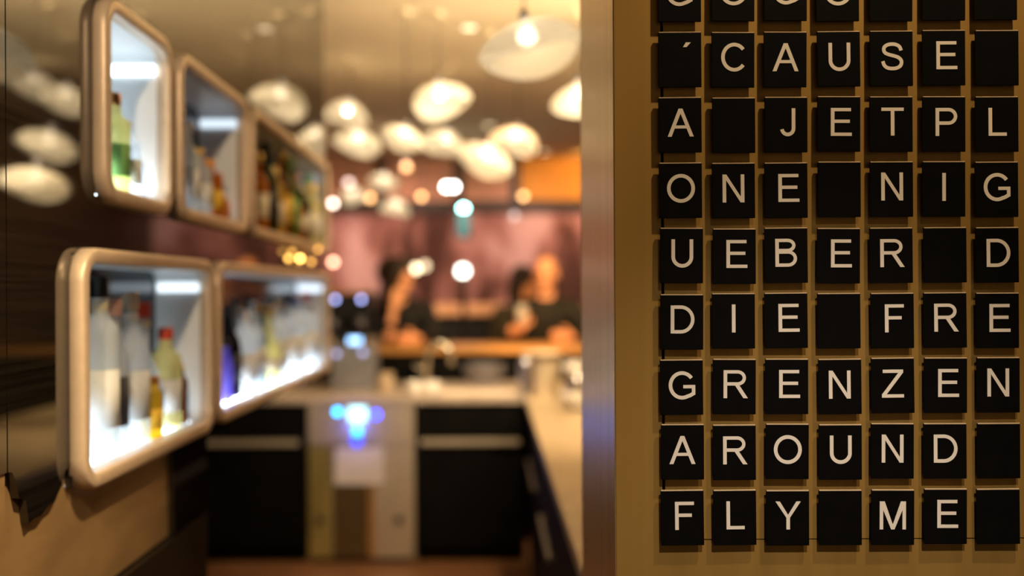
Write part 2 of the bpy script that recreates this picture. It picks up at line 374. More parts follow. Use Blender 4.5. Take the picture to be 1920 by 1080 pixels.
for r, row in enumerate(ROWS):
    words = row.strip().replace('´', "'")
    for c, ch in enumerate(row):
        px = 1237.3+98.85*c+40.2+rnd.uniform(-1.2, 1.2); py = 61.3+122.86*(r-1)+52+rnd.uniform(-1.2, 1.2)
        t = link('letter_tile', tile_me, None, None, False, ((px-920)*S, 1.300, CH-(py-545)*S))
        t.rotation_euler = (R(rnd.uniform(-.5, .3)), R(rnd.uniform(-.45, .45)), R(rnd.uniform(-.5, .5)))
        where = f'in the row reading {words}' if r else 'in the cut-off top row reading GOGO'
        if ch == ' ': lab = f'blank black tile, {ORD[c]} from the left {where}'
        elif ch == '´': lab = f'black tile with a small white accent mark, first {where}'
        else: lab = f'black tile with white {ch}, {ORD[c]} from the left {where}'
        tag(t, lab, 'letter tile', 'black letter tiles on the brass board')
        link('spacer', sp_me, None, t); link('top_highlight', te_me, None, t)
        if ch != ' ':
            l = link('letter', glyph_mesh(ch), None, t)
            if ch == '´': l.location = (13*S, 0, (37-26.25-9)*S+4*S)
            else: l.location = ((OFFX.get(ch, 0)+rnd.uniform(-1, 1))*S, 0, (4.5+rnd.uniform(-.8, .8))*S)

# ================================================================== WALL NICHES
def rr(y0, y1, z0, z1, r, n=7):
    out = []
    for cy, cz, a0 in ((y1-r, z1-r, 0), (y0+r, z1-r, 90), (y0+r, z0+r, 180), (y1-r, z0+r, 270)):
        for i in range(n+1):
            a = R(a0+90*i/n); out.append((cy+r*math.cos(a), cz+r*math.sin(a)))
    return out
def loft(name, loops, m, parent, cap_last=False, closed=False):
    v = []; f = []; n = len(loops[0][1])
    for x, lp in loops: v += [(x, y, z) for y, z in lp]
    K = len(loops)
    for i in range(K if closed else K-1):
        j = (i+1) % K
        for k in range(n):
            k2 = (k+1) % n; f.append((i*n+k, i*n+k2, j*n+k2, j*n+k))
    if cap_last: f.append(tuple((K-1)*n+k for k in range(n)))
    return link(name, fixn(meshdata(name, v, f)), m, parent, True)
XF, XB = -0.650, -0.782
MEM = .026
def niche(key, label, floor_glow, strip_glow, col):
    y0, y1, z0, z1 = NICHES[key]
    root = empty('display_niche', (XW, (y0+y1)/2, z0)); tag(root, label, 'display niche', 'lit display niches in the glossy wall')
    def adopt(o): o.location = -root.location; return o
    R0 = .058; i = .005
    a = MEM
    fr = loft('frame', [(XW-.004, rr(y0, y1, z0, z1, R0)), (XF-i, rr(y0, y1, z0, z1, R0)), (XF-.0015, rr(y0+.0015, y1-.0015, z0+.0015, z1-.0015, R0)), (XF, rr(y0+i, y1-i, z0+i, z1-i, R0-i)),
              (XF, rr(y0+a-i, y1-a+i, z0+a-i, z1-a+i, R0-a+i)), (XF-.0015, rr(y0+a-.0015, y1-a+.0015, z0+a-.0015, z1-a+.0015, R0-a)), (XF-i, rr(y0+a, y1-a, z0+a, z1-a, R0-a)), (XW-.004, rr(y0+a, y1-a, z0+a, z1-a, R0-a))], FRAME, root, closed=True)
    adopt(fr)
    e = .0005
    tt = z1-a+e
    lp = rr(y0+a-e, y1-a+e, z0+a-e, tt, R0-a)
    adopt(loft('lining', [(XW-.004, lp), (XB, lp)], LINING, root))
    bk = prism_x('back_panel', lp, XB-.004, XB, MIRROR, root); adopt(bk)
    if floor_glow:
        adopt(box('light_panel', XB+.006, XF-.042, y0+.062, y1-.062, z0+a-.0006, z0+a+.002, glow('floor_light_'+key, col, floor_glow), root))
    else:
        adopt(box('shelf_board', XB+.006, XF-.042, y0+.062, y1-.062, z0+a-.0006, z0+a+.002, mat('amber_shelf', (.5, .28, .12), .4), root))
    gm = glow('bar_light_'+key, col, strip_glow)
    for ya, yb in ((y1-a-.007, y1-a-.0002), (y0+a+.0002, y0+a+.007)):
        adopt(box('light_bar', XB+.006, XF-.030, ya, yb, z1-a-.048, z1-a-.026, gm, root, .002))
    return root
COOL = (.80, .92, 1.0)
niche('lower_near', 'large white-lit wall niche with champagne frame, lower row nearest the camera', 5.2, 1.2, COOL)
niche('lower_far', 'long lower wall niche running to the wall end, packed with pale bottles', 8.5, 1.4, (.78, .88, 1.0))
niche('upper_near', 'square upper wall niche glowing white, nearest the camera', 14.0, 3.0, COOL)
niche('upper_mid', 'middle niche of the upper row with grey-blue interior', .7, .9, (.75, .88, 1.0))
niche('upper_far', 'long dim upper niche at the wall end with amber and green bottles', 0, .25, (.8, .85, .9))

# ------------------------------------------------------------------ bottles
def glassm(name, col, rough=.08, trans=.75):
    """thin-walled bottle glass with its contents: see-through, letting light glow through, glossy on top"""
    m = bpy.data.materials.new(name); m.use_nodes = True; nt = m.node_tree; nt.nodes.clear(); L = nt.links.new
    out = nt.nodes.new('ShaderNodeOutputMaterial'); nz = nt.nodes.new('ShaderNodeTexNoise'); nz.inputs['Scale'].default_value = 14
    rp = nt.nodes.new('ShaderNodeValToRGB'); rp.color_ramp.elements[0].color = (*[c*.94 for c in col], 1); rp.color_ramp.elements[1].color = (*col, 1)
    tr = nt.nodes.new('ShaderNodeBsdfTransparent'); tl = nt.nodes.new('ShaderNodeBsdfTranslucent'); pb = nt.nodes.new('ShaderNodeBsdfPrincipled')
    pb.inputs['Roughness'].default_value = rough; pb.inputs['IOR'].default_value = 1.5
    m1 = nt.nodes.new('ShaderNodeMixShader'); m1.inputs[0].default_value = .5; m2 = nt.nodes.new('ShaderNodeMixShader'); m2.inputs[0].default_value = trans*.62
    L(nz.outputs['Fac'], rp.inputs[0])
    for n in (tr, tl): L(rp.outputs[0], n.inputs[0])
    L(rp.outputs[0], pb.inputs['Base Color']); L(tl.outputs[0], m1.inputs[1]); L(pb.outputs[0], m1.inputs[2]); L(m1.outputs[0], m2.inputs[1]); L(tr.outputs[0], m2.inputs[2]); L(m2.outputs[0], out.inputs[0])
    return m
G = dict(clear=glassm('clear_glass', (.93, .97, 1.0), .05, .85), frost=glassm('frosted_glass', (.90, .95, .97), .35, .45), green=glassm('green_glass', (.16, .36, .04), .08, .6),
         dgreen=glassm('dark_green_glass', (.02, .05, .012), .08, .3), amber=glassm('amber_glass', (.75, .30, .03), .08, .7), brown=glassm('brown_glass', (.26, .09, .02), .08, .4),
         yellow=glassm('yellow_glass', (.95, .70, .10), .08, .7), black=glassm('black_glass', (.01, .01, .012), .06, .0), blue=glassm('violet_glass', (.36, .30, .85), .08, .7),
         teal=glassm('teal_glass', (.05, .30, .32), .08, .6), pale=glassm('pale_yellow_glass', (.93, .90, .55), .1, .6), rose=glassm('orange_glass', (.90, .42, .12), .08, .6))
C = dict(red=mat('red_cap', (.62, .06, .03), .4), black=mat('black_cap', (.012, .012, .012), .35), gold=mat('gold_cap', (.75, .52, .16), .3, .8), white=mat('white_cap', (.8, .8, .8), .4),
         silver=mat('silver_cap', (.65, .66, .68), .25, .9), cork=mat('cream_stopper', (.70, .60, .46), .6), green=mat('green_cap', (.12, .38, .03), .4), pink=mat('pink_cap', (.75, .45, .40), .4),
         copper=mat('copper_cap', (.55, .25, .10), .3, .8), orange=mat('orange_cap', (.85, .35, .05), .4), blue=mat('blue_cap', (.08, .12, .5), .4))
LB = dict(white=mat('white_label', (.80, .82, .82), .6), cream=mat('cream_label', (.78, .70, .52), .6), blue=mat('blue_label', (.10, .22, .38), .6), yellow=mat('yellow_label', (.90, .58, .06), .6),
          green=mat('green_label', (.20, .42, .12), .6), silver=mat('silver_label', (.6, .63, .66), .4), red=mat('red_label', (.55, .08, .05), .6), dark=mat('dark_label', (.03, .03, .04), .6))
def bottle_profile(kind, r, h):
    n = .0135
    if kind == 'tall':    # straight sides, soft shoulder, long neck
        p = [(0, 0), (r*.9, 0), (r, .006), (r, h*.60), (r*.94, h*.65), (r*.70, h*.70), (n*1.1, h*.76), (n, h*.80), (n, h*.955), (n*1.15, h*.955), (n*1.15, h*.965), (0, h*.965)]
    elif kind == 'round':  # globe body, slim neck
        p = [(0, 0), (r*.7, 0), (r*.92, h*.10), (r, h*.24), (r*.95, h*.38), (r*.70, h*.50), (n*1.2, h*.60), (n, h*.66), (n, h*.955), (n*1.15, h*.965), (0, h*.965)]
    elif kind == 'wine':
        p = [(0, 0), (r*.93, 0), (r, .006), (r, h*.52), (r*.86, h*.62), (r*.55, h*.71), (n*1.1, h*.79), (n, h*.85), (n, h*.965), (0, h*.965)]
    else:                  # stout: wide square shoulder, short neck
        p = [(0, 0), (r*.94, 0), (r, .005), (r, h*.66), (r*.93, h*.72), (n*1.4, h*.77), (n*1.15, h*.80), (n*1.15, h*.955), (0, h*.96)]
    return p
BOT = {}
def bottle(x, y, z, kind, r, h, glass, cap, label, text, lab2=None, group='bottles in the lit wall niches'):
    o = lathe('liquor_bottle', bottle_profile(kind, r, h), G[glass], None, (x, y, z), 20)
    tag(o, text, 'bottle', group)
    ch = .12*h
    lathe('cap', [(0, h-ch), (.0155, h-ch), (.0162, h-ch+.003), (.0162, h-.003), (.0145, h), (0, h)], C[cap], o, None, 16)
    if label:
        a, b = (.16, .48) if kind != 'round' else (.16, .34)
        lr = r+.0006
        lathe('label', [(lr-.001, h*a), (lr, h*a), (lr, h*b), (lr-.001, h*b)], LB[label], o, None, 20, True)
    if lab2:
        lathe('neck_label', [(.0150, h*.80), (.0152, h*.80), (.0152, h*.86), (.0150, h*.86)], LB[lab2], o, None, 16, True)
    return o
def ybp(px, x): return -x*F/(920-px)
ZF = {k: NICHES[k][2]+MEM+.0022 for k in NICHES}
z = ZF['lower_near']
for px, x, kind, r, h, g, cap, lab, txt, l2 in [
    (186, -.712, 'stout', .034, .325, 'frost', 'black', 'white', 'tallest white frosted bottle with black cap, leftmost in the lower near niche', 'yellow'),
    (212, -.712, 'tall', .027, .285, 'clear', 'pink', 'dark', 'slim clear bottle with pink cap, second in the lower near niche', None),
    (244, -.712, 'tall', .036, .297, 'clear', 'cork', 'silver', 'tall clear bottle with cream stopper, middle of the lower near niche', 'white'),
    (267, -.722, 'round', .041, .276, 'clear', 'red', 'blue', 'round clear bottle with tall red cap and blue label in the lower near niche', 'cream'),
    (283, -.690, 'stout', .022, .125, 'yellow', 'copper', 'yellow', 'small bright yellow bottle in front of the round red-capped bottle', None),
    (310, -.715, 'stout', .034, .218, 'pale', 'red', 'white', 'short pale bottle with red cap near the far end of the lower near niche', None),
    (331, -.705, 'stout', .024, .135, 'brown', 'gold', None, 'little brown bottle with gold cap against the far side of lower near niche', None)]:
    bottle(x, ybp(px, x), z, kind, r, h, g, cap, lab, txt, l2)
z = ZF['lower_far']
lf = [('blue', 'tall', .022, .165, 'black', None, 'violet bottle with black cap, nearest end of the long lower niche'),
      ('black', 'wine', .036, .255, 'black', 'dark', 'black wine-shaped bottle, second in the long lower niche'),
      ('frost', 'stout', .038, .240, 'white', 'white', 'frosted white bottle with white cap beside the black bottle'),
      ('clear', 'tall', .034, .262, 'silver', 'silver', 'clear bottle with silver cap and silver label, fourth in the long niche'),
      ('teal', 'tall', .036, .250, 'gold', 'white', 'teal bottle with gold cap in the long lower niche'),
      ('pale', 'round', .040, .245, 'gold', 'cream', 'round pale bottle with gold cap and cream label in the long niche'),
      ('frost', 'tall', .035, .275, 'silver', 'silver', 'tall frosted bottle with silver cap beside the round pale bottle'),
      ('clear', 'stout', .038, .255, 'copper', 'cream', 'clear square-shouldered bottle with copper cap in the long niche'),
      ('clear', 'tall', .034, .285, 'black', 'white', 'tall clear bottle with black cap, fifth from the wall end'),
      ('frost', 'stout', .038, .270, 'blue', 'white', 'frosted bottle with blue cap, fourth from the wall end'),
      ('clear', 'round', .041, .285, 'white', 'white', 'round clear bottle with white cap, third from the wall end'),
      ('frost', 'tall', .035, .292, 'red', 'white', 'frosted bottle with red cap, second from the wall end'),
      ('clear', 'stout', .038, .250, 'silver', 'silver', 'clear bottle with silver cap, last before the wall end')]
for k, (g, kind, r, h, cap, lab, txt) in enumerate(lf):
    bottle(-.712+(-.018 if k % 3 == 1 else 0), 2.66+k*(3.94-2.66)/12, z, kind, r, h, g, cap, lab, txt)
z = ZF['upper_near']
bottle(-.700, 1.845, z, 'stout', .032, .185, 'pale', 'copper', 'green', 'yellow-green bottle with copper cap in the square upper niche')
bottle(-.712, 1.935, z, 'stout', .033, .150, 'clear', 'white', 'white', 'short clear bottle with white cap in the square upper niche')
z = ZF['upper_mid']
for y, kind, r, h, g, cap, lab, txt in [
    (2.335, 'tall', .030, .215, 'frost', 'white', 'white', 'frosted bottle with white cap, nearest in the middle upper niche'),
    (2.425, 'stout', .034, .165, 'clear', 'gold', 'white', 'clear bottle with gold cap and white label in the middle upper niche'),
    (2.515, 'stout', .036, .150, 'amber', 'orange', 'yellow', 'amber bottle with orange cap in the middle upper niche'),
    (2.590, 'round', .034, .125, 'rose', 'copper', None, 'round orange bottle, farthest in the middle upper niche')]:
    bottle(-.712, y, z, kind, r, h, g, cap, lab, txt)
z = ZF['upper_far']
uf = [('amber', 'tall', .034, .235, 'gold', 'cream', 'amber bottle with gold cap, nearest in the long upper niche'),
      ('dgreen', 'wine', .037, .285, 'black', 'dark', 'dark green wine bottle with black cap in the long upper niche'),
      ('yellow', 'stout', .036, .225, 'gold', 'cream', 'yellow bottle with gold cap in the long upper niche'),
      ('brown', 'wine', .036, .290, 'gold', 'yellow', 'brown bottle with gold cap and yellow label in the long upper niche'),
      ('green', 'wine', .037, .285, 'green', 'green', 'green wine bottle with green cap in the long upper niche'),
      ('amber', 'round', .040, .240, 'copper', 'cream', 'round amber bottle with copper cap in the long upper niche'),
      ('dgreen', 'stout', .036, .215, 'white', 'silver', 'short dark bottle with white cap and silver label in the long upper niche'),
      ('pale', 'wine', .039, .262, 'green', 'cream', 'pale champagne-like bottle with green neck in the long upper niche'),
      ('pale', 'tall', .036, .240, 'gold', 'white', 'pale bottle with gold cap and white label, last in the long upper niche')]
for k, (g, kind, r, h, cap, lab, txt) in enumerate(uf):
    bottle(-.705, 3.02+k*(3.94-3.02)/8, z, kind, r, h, g, cap, lab, txt)

# amber globe lights under the upper far niche
for px, py, Y, es, txt in [(563, 483, 3.42, 13, 'largest amber globe light hanging lowest under the long upper niche'), (548, 470, 3.30, 2.2, 'small amber globe light nearest the camera under the long upper niche'),
                       (584, 489, 3.62, 3.2, 'amber globe light hanging right beside the lowest one'), (595, 465, 3.76, 7, 'amber globe light highest and nearest the wall end')]:
    p = at(px, py, Y); zt = NICHES['upper_far'][2]
    root = empty('globe_light', (p.x, p.y, p.z)); tag(root, txt, 'lamp', 'amber globe lights under the upper niche')
    lathe('globe', sphere_prof(.0085), glow('amber_bulb_%d' % px, (1, .50, .10), es), root)
    tube('cord', [(0, 0, .007), (0, 0, zt-p.z+.002)], .0012, PLASTIC, root, 6)

# ================================================================== PENDANT LAMPS
BULB = glow('warm_bulb', (1, .82, .56), 42)
shade_prof = [(.026, .074), (.040, .073), (.072, .066), (.108, .048), (.138, .022), (.156, -.006), (.161, -.024), (.157, -.038), (.146, -.048)]
pp = shade_prof+[(r-.002, zz-.003) for r, zz in shade_prof[::-1]]
SH_ME = lathe_me('shade', pp, 40, True)
for v in SH_ME.vertices:               # soft pebble outline rather than a true circle
    a = math.atan2(v.co.y, v.co.x); rr_ = math.hypot(v.co.x, v.co.y)
    k = 1+.07*math.cos(2*a+.6)*min(1, rr_/.16); v.co.x *= k; v.co.y *= k
    v.co.z += .020*math.cos(a*2+1.2)*(rr_/.16)**2
SH_ME.materials.append(SHADE)
for p in SH_ME.polygons: p.use_smooth = True
BULB_ME = lathe_me('bulb', sphere_prof(.030, 10), 18); BULB_ME.materials.append(BULB)
for p in BULB_ME.polygons: p.use_smooth = True
def pendant(p, width, roll, pitch, spin, txt):
    s = width/.326
    root = empty('pendant_lamp', p); tag(root, txt, 'pendant lamp', 'cream pebble-shaped pendant lamps')
    sh = link('shade', SH_ME, None, root); sh.scale = (s, s, s); sh.rotation_euler = (Matrix.Rotation(R(pitch), 3, 'X') @ Matrix.Rotation(R(roll), 3, 'Y') @ Matrix.Rotation(R(spin), 3, 'Z')).to_euler()
    b = link('bulb', BULB_ME, None, root); b.scale = (s, s, s); b.location = sh.rotation_euler.to_matrix() @ Vector((0, 0, .038*s))
    top = sh.rotation_euler.to_matrix() @ Vector((0, 0, .086*s))
    lathe('socket', [(0, -.004), (.016*s, -.004), (.016*s, .03*s), (.008*s, .045*s), (0, .045*s)], STEELD, root, top, 14)
    tube('cord', [top+Vector((0, 0, .04*s)), (top.x, top.y, 3.0-p[2])], .0022, PLASTIC, root, 6)
    lathe('ceiling_rose', [(0, 2.985-p[2]), (.032, 2.985-p[2]), (.035, 3.0-p[2]), (0, 3.0-p[2])], CEIL, root, (top.x, top.y, 0), 16)
lamps = [(995, 75, 2.87, .285, -12, -16, 20, 'largest cream pendant lamp, nearest, by the top of the metal-clad wall end'),
         (830, 178, 5.18, .31, -14, -22, 70, 'pendant lamp hanging alone in mid ceiling, its shade tipped up to the right'),
         (652, 205, 6.2, .29, 12, -20, 140, 'pendant lamp beside the wall end, upper of the two there'),
         (671, 260, 6.5, .30, 10, -18, 10, 'pendant lamp beside the wall end, lower of the two there'),
         (757, 250, 5.15, .215, 16, -24, 55, 'small dim pendant lamp left of the central cluster'),
         (835, 262, 6.5, .30, 14, -18, 100, 'pendant lamp at the left of the central cluster of three'),
         (910, 292, 5.6, .31, 22, -20, 30, 'lowest pendant lamp of the central cluster, tipped down to the right'),
         (966, 257, 6.2, .30, 16, -20, 160, 'pendant lamp at the right of the central cluster'),
         (1090, 180, 5.2, .30, -8, -18, 0, 'pendant lamp half hidden behind the metal-clad wall end'),
         (720, 335, 9.0, .26, 8, -15, 40, 'far small pendant lamp hanging over the guests, upper left'),
         (664, 362, 9.2, .27, -8, -15, 80, 'far small pendant lamp leftmost of the distant three'),
         (742, 384, 8.8, .29, 10, -15, 130, 'far small pendant lamp hanging lowest above the dark-haired guest')]
for px, py, Y, wd, ro, pi_, sp, txt in lamps:
    pendant(at(px, py, Y)-Vector((0, 0, .02)), wd, ro, pi_*.55, sp, txt)
# lamps over the far side of the bar, seen mirrored in the glossy wall
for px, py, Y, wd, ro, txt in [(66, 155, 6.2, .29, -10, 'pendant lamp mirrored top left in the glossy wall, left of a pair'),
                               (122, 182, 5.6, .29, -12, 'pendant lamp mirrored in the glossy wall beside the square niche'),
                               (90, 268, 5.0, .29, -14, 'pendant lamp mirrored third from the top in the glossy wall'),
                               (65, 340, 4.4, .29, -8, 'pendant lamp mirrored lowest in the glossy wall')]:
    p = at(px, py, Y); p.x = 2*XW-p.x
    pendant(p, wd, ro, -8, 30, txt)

# recessed downlights
DL = glow('downlight_glow', (1, .74, .40), 2.6)
def downlight(x, y, txt, r=.045):
    root = empty('downlight', (x, y, 3.0)); tag(root, txt, 'downlight', 'recessed downlights in the tan ceiling')
    lathe('trim_ring', [(r, -.001), (r+.012, -.004), (r+.014, 0), (r, 0)], STEELD, root, None, 24, True)
    lathe('lens', [(0, -.002), (r, -.002), (r, 0), (0, 0)], DL, root, None, 24)
for px, py, txt in [(882, 52, 'bright round downlight in the near ceiling left of the largest lamp'), (918, 235, 'round downlight peeking from behind the central lamp cluster'), (1022, 286, 'dim round downlight at the far right of the ceiling')]:
    Y = (3.0-CH)*F/(545-py); downlight((px-920)/F*Y, Y, txt, .040)

# small globe pendants far back
def globe(px, py, Y, col, s, r, txt, name='globe_pendant', zc=3.0):
    p = at(px, py, Y); root = empty(name, p); tag(root, txt, 'lamp', 'small globe lamps far back in the room')
    lathe('globe', sphere_prof(r), glow('globe_%d_%d' % (px, py), col, s), root)
    lathe('cap', [(0, r*.9), (r*.35, r*.9), (r*.3, r*1.4), (0, r*1.4)], STEELD, root, None, 10)
    tube('cord', [(0, 0, r*1.3), (0, 0, zc-p.z)], .002, PLASTIC, root, 6)
WARM = (1, .52, .20); WH = (1, .96, .86); PK = (1, .72, .60)
for px, py, Y, col, s, r, txt in [
    (763, 312, 9.8, WARM, 4.5, .035, 'amber globe lamp at the top of the back wall, left of centre'),
    (791, 368, 9.6, WARM, 5.5, .028, 'amber globe lamp below centre of the lamp cluster'),
    (695, 370, 9.6, WARM, 5.5, .028, 'amber globe lamp beside the leftmost distant pendant'),
    (982, 368, 9.6, WARM, 5.5, .028, 'amber globe lamp alone on the right before the orange panel'),
    (838, 350, 9.25, WH, 15, .030, 'brilliant white globe lamp, left of an adjoining pair'),
    (852, 350, 9.5, WH, 15, .030, 'brilliant white globe lamp, right of an adjoining pair'),
    (597, 355, 4.6, PK, 10, .010, 'tiny pinkish light by the wall end above the last bottles'),
    (625, 380, 8.6, PK, 12, .022, 'pinkish white globe lamp left of the distant pendants'),
    (655, 342, 9.8, PK, 3, .034, 'dim pink globe lamp above the leftmost distant pendant'),
    (965, 405, 10.2, (.9, .75, .7), 1.6, .03, 'faint grey globe lamp in front of the mural on the right'),
    (625, 490, 8.4, (1, .45, .28), 9, .024, 'coral red globe lamp low beside the wall end'),
    (780, 503, 9.0, (1, .80, .48), 5, .035, 'yellow globe lamp beside the face of the dark-haired guest'),
    (797, 498, 9.3, (1, .75, .45), 2.5, .035, 'dim yellow globe lamp just right of the brighter yellow one')]:
    globe(px, py, Y, col, s, r, txt)

# teal glass pendant
p = at(870, 392, 9.2); root = empty('teal_pendant', p); tag(root, 'teal glass cylinder pendant with a bright cyan bulb at its top', 'pendant lamp')
lathe('bulb', sphere_prof(.034), glow('cyan_bulb', (.35, 1, .92), 22), root)
lathe('glass_shade', [(.050, -.03), (.062, -.06), (.068, -.24), (.060, -.27), (.056, -.27), (.064, -.24), (.058, -.06), (.046, -.03)], mat('teal_shade', (.06, .24, .33), .2, trans=.3), root, None, 20, True)
lathe('collar', [(0, .03), (.05, -.03), (.05, -.035), (.02, -.035)], STEELD, root, None, 16)
tube('cord', [(0, 0, .02), (0, 0, 3.0-p.z)], .003, PLASTIC, root, 6)
# globe floor lamp
p = at(868, 508, 8.9); root = empty('globe_floor_lamp', (p.x, p.y, 0)); tag(root, 'floor lamp with a brilliant white globe on a dark pole', 'floor lamp')
lathe('globe', sphere_prof(.050), glow('white_globe', (.95, 1, .86), 7), root, (0, 0, p.z))
lathe('pole', [(.018, .02), (.018, p.z-.30), (.035, p.z-.28), (.035, p.z-.045), (0, p.z-.045)], DARKWOOD, root)
lathe('base', [(0, 0), (.14, 0), (.14, .015), (.02, .03), (0, .03)], DARKWOOD, root)

# ================================================================== BAR FURNITURE
YC = 5.66; ZC = .95
wt = tag(box('back_worktop', -2.3, .19, YC, 6.60, .912, ZC, WORKTOPG, None, .004), 'grey-brown worktop crossing behind the bar under the tap and appliances', 'worktop')
bt = tag(box('bar_worktop', .192, .98, 1.95, 6.60, .912, ZC, WORKTOP, None, .004), 'long beige bar worktop running along the right beside the metal-clad wall end', 'worktop')
def cabinet(name, x0, x1, y0, y1, facing, txt, hz=.69):
    root = empty(name, ((x0+x1)/2, (y0+y1)/2, 0)); tag(root, txt, 'cabinet', 'black under-counter cabinets')
    L = root.location
    def bx(n, a, b, c, d, e, f, m, bev=0, par=None):
        o = box(n, a-L.x, b-L.x, c-L.y, d-L.y, e, f, m, par or root, bev); return o
    if facing == 'y':
        bx('body', x0, x1, y0+.02, y1, .08, .912, BLACKP); bx('plinth', x0, x1, y0+.06, y1, 0, .08, BLACKP)
        dr = bx('door', x0+.003, x1-.003, y0, y0+.02, .085, .905, BLACKP, .002)
        bx('handle', x0+.02, x1-.02, y0-.028, y0-.010, hz-.016, hz+.016, STEEL, .004, dr)
        for xx in (x0+.05, x1-.05): bx('handle_post', xx-.006, xx+.006, y0-.011, y0+.001, hz-.006, hz+.006, STEEL, 0, dr)
    else:
        bx('body', x0+.02, x1, y0, y1, .08, .912, BLACKP); bx('plinth', x0+.06, x1, y0, y1, 0, .08, BLACKP)
        dr = bx('door', x0, x0+.02, y0+.003, y1-.003, .085, .905, BLACKP, .002)
        bx('handle', x0-.026, x0-.010, y0+.25, y1-.25, hz-.010, hz+.010, STEEL, .004, dr)
        for yy in (y0+.27, y1-.27): bx('handle_post', x0-.011, x0+.001, yy-.005, yy+.005, hz-.005, hz+.005, STEEL, 0, dr)
cabinet('fridge_drawer', -1.72, -1.075, YC+.02, 6.6, 'y', 'black under-counter unit left of the steel glass washer')
cabinet('fridge_drawer', -.425, .18, YC+.02, 6.6, 'y', 'black under-counter unit right of the steel glass washer')
for k, (a, b, t) in enumerate([(1.97, 3.15, 'black bar cabinet under the beige worktop, nearest the camera'), (3.155, 4.30, 'black bar cabinet in the middle under the beige worktop'), (4.305, 5.64, 'black bar cabinet under the beige worktop by the corner')]):
    cabinet('bar_cabinet', .215, .95, a, b, 'x', t, .63)

# glass washer with its lit display
root = empty('glass_washer', (-.745, YC+.012, 0)); tag(root, 'brushed steel under-counter glass washer with glowing blue display', 'glass washer')
def gx(px): return (px-920)/F*YC+.745
def gz(py): return CH-(py-545)/F*YC
box('body', gx(577), gx(774), .014, .58, .05, .905, STEELD, root)
box('plinth', gx(585), gx(766), .05, .55, 0, .05, BLACKP, root)
box('control_panel', gx(576), gx(775), 0, .014, gz(833), .906, STEEL, root, .002)
box('side_panel', gx(576), gx(620), 0, .014, .03, gz(836), mat('olive_reflection', (.42, .34, .12), .35, .6), root, .002)  # olive tint paints a reflection in the steel
box('side_panel', gx(700), gx(775), 0, .014, .03, gz(836), STEEL, root, .002)
box('door', gx(622), gx(688), .004, .014, .03, gz(836), mat('dark_reflection', (.16, .11, .05), .35, .7), root, .002)  # dark colour puts a reflection into the washer front
box('reflection_strip', gx(688), gx(699.5), -.002, .014, .03, gz(836), mat('orange_reflection', (.55, .30, .10), .35, .7), root, .001)  # orange strip is a reflection built as a thin box
for px in (597, 746):
    k = lathe('lock', [(0, 0), (.022, 0), (.022, .010), (.016, .016), (0, .016)], PLASTIC, root, (gx(px), .001, gz(975)), 16); k.rotation_euler = (R(90), 0, 0)
box('display', gx(652), gx(685), -.003, .001, gz(788), gz(763), glow('display_glow', (.45, .92, 1), 2.6), root, .003)
def led(px, py, r, col, s, n='indicator_light'):
    o = lathe(n, [(0, 0), (r, 0), (r*.8, .004), (0, .006)], glow('led_%d' % px, col, s), root, (gx(px), .0005, gz(py)), 16); o.rotation_euler = (R(90), 0, 0)
led(631, 771, .018, (.0, .42, 1), 9); led(704, 777, .020, (.01, .05, 1), 9); led(668, 808, .024, (0, .50, 1), 4.5); led(667, 826, .032, (.03, .06, 1), 2.2)  # last disc paints the blue halo below the lights
bd = bpy.data.lights.new('display_light', 'POINT'); bd.energy = 1.3; bd.color = (.06, .12, 1); bd.shadow_soft_size = .03
bo = bpy.data.objects.new('display_light', bd); COL.objects.link(bo); bo.parent = root; bo.location = (gx(667), -.05, gz(795))
tag(box('paper_notice', gx(625)-.745, gx(718)-.745, YC+.0075, YC+.0102, gz(908), gz(838), PAPER, None), 'pale paper notice hanging below the blue display', 'notice')

# guest bar behind the worktop
gb = empty('guest_bar', (0, 6.85, 0)); tag(gb, 'raised orange-brown wooden guest bar where the guests lean', 'bar')
box('bar_top', -2.3 , 2.38, -.24, .27, 1.135, 1.18, WOOD, gb, .005)
box('front_panel', -2.3, 2.38, -.20, -.14, 0, 1.135, BLACKP, gb)
box('guest_panel', -2.3, 2.38, .06, .10, 0, 1.135, DARKWOOD, gb)

# coffee machine on the guest bar
p = at(656, 648, 6.85); cm = empty('coffee_machine', (p.x, 6.85, 1.18)); tag(cm, 'dark coffee machine with two bluish lights beside the dark-haired guest', 'coffee machine')
box('housing', -.19, .17, -.14, .16, .19, .36, PLASTIC, cm, .015)
box('back_body', -.18, .16, .0, .16, .05, .20, PLASTIC, cm, .01)
box('drip_tray', -.20, .18, -.15, .16, 0, .055, STEEL, cm, .006)
box('cup_rail', -.17, .15, -.12, .14, .36, .375, WOOD, cm, .004)
for x, px in ((-.11, 628), (.08, 677)):
    g = lathe('group_head', [(0, 0), (.032, 0), (.032, .05), (.02, .07), (0, .07)], STEELD, cm, (x, -.07, .13), 16)
    tube('portafilter_handle', [(0, -.02, .02), (0, -.15, .005)], .010, PLASTIC, g, 8)
    pl = at(px, 560, 6.7)
    o = lathe('indicator_light', [(0, 0), (.016, 0), (.012, .006), (0, .008)], glow('coffee_led', (.45, .50, 1), 5), cm, (pl.x-p.x, -.139, pl.z-1.18), 14); o.rotation_euler = (R(90), 0, 0)

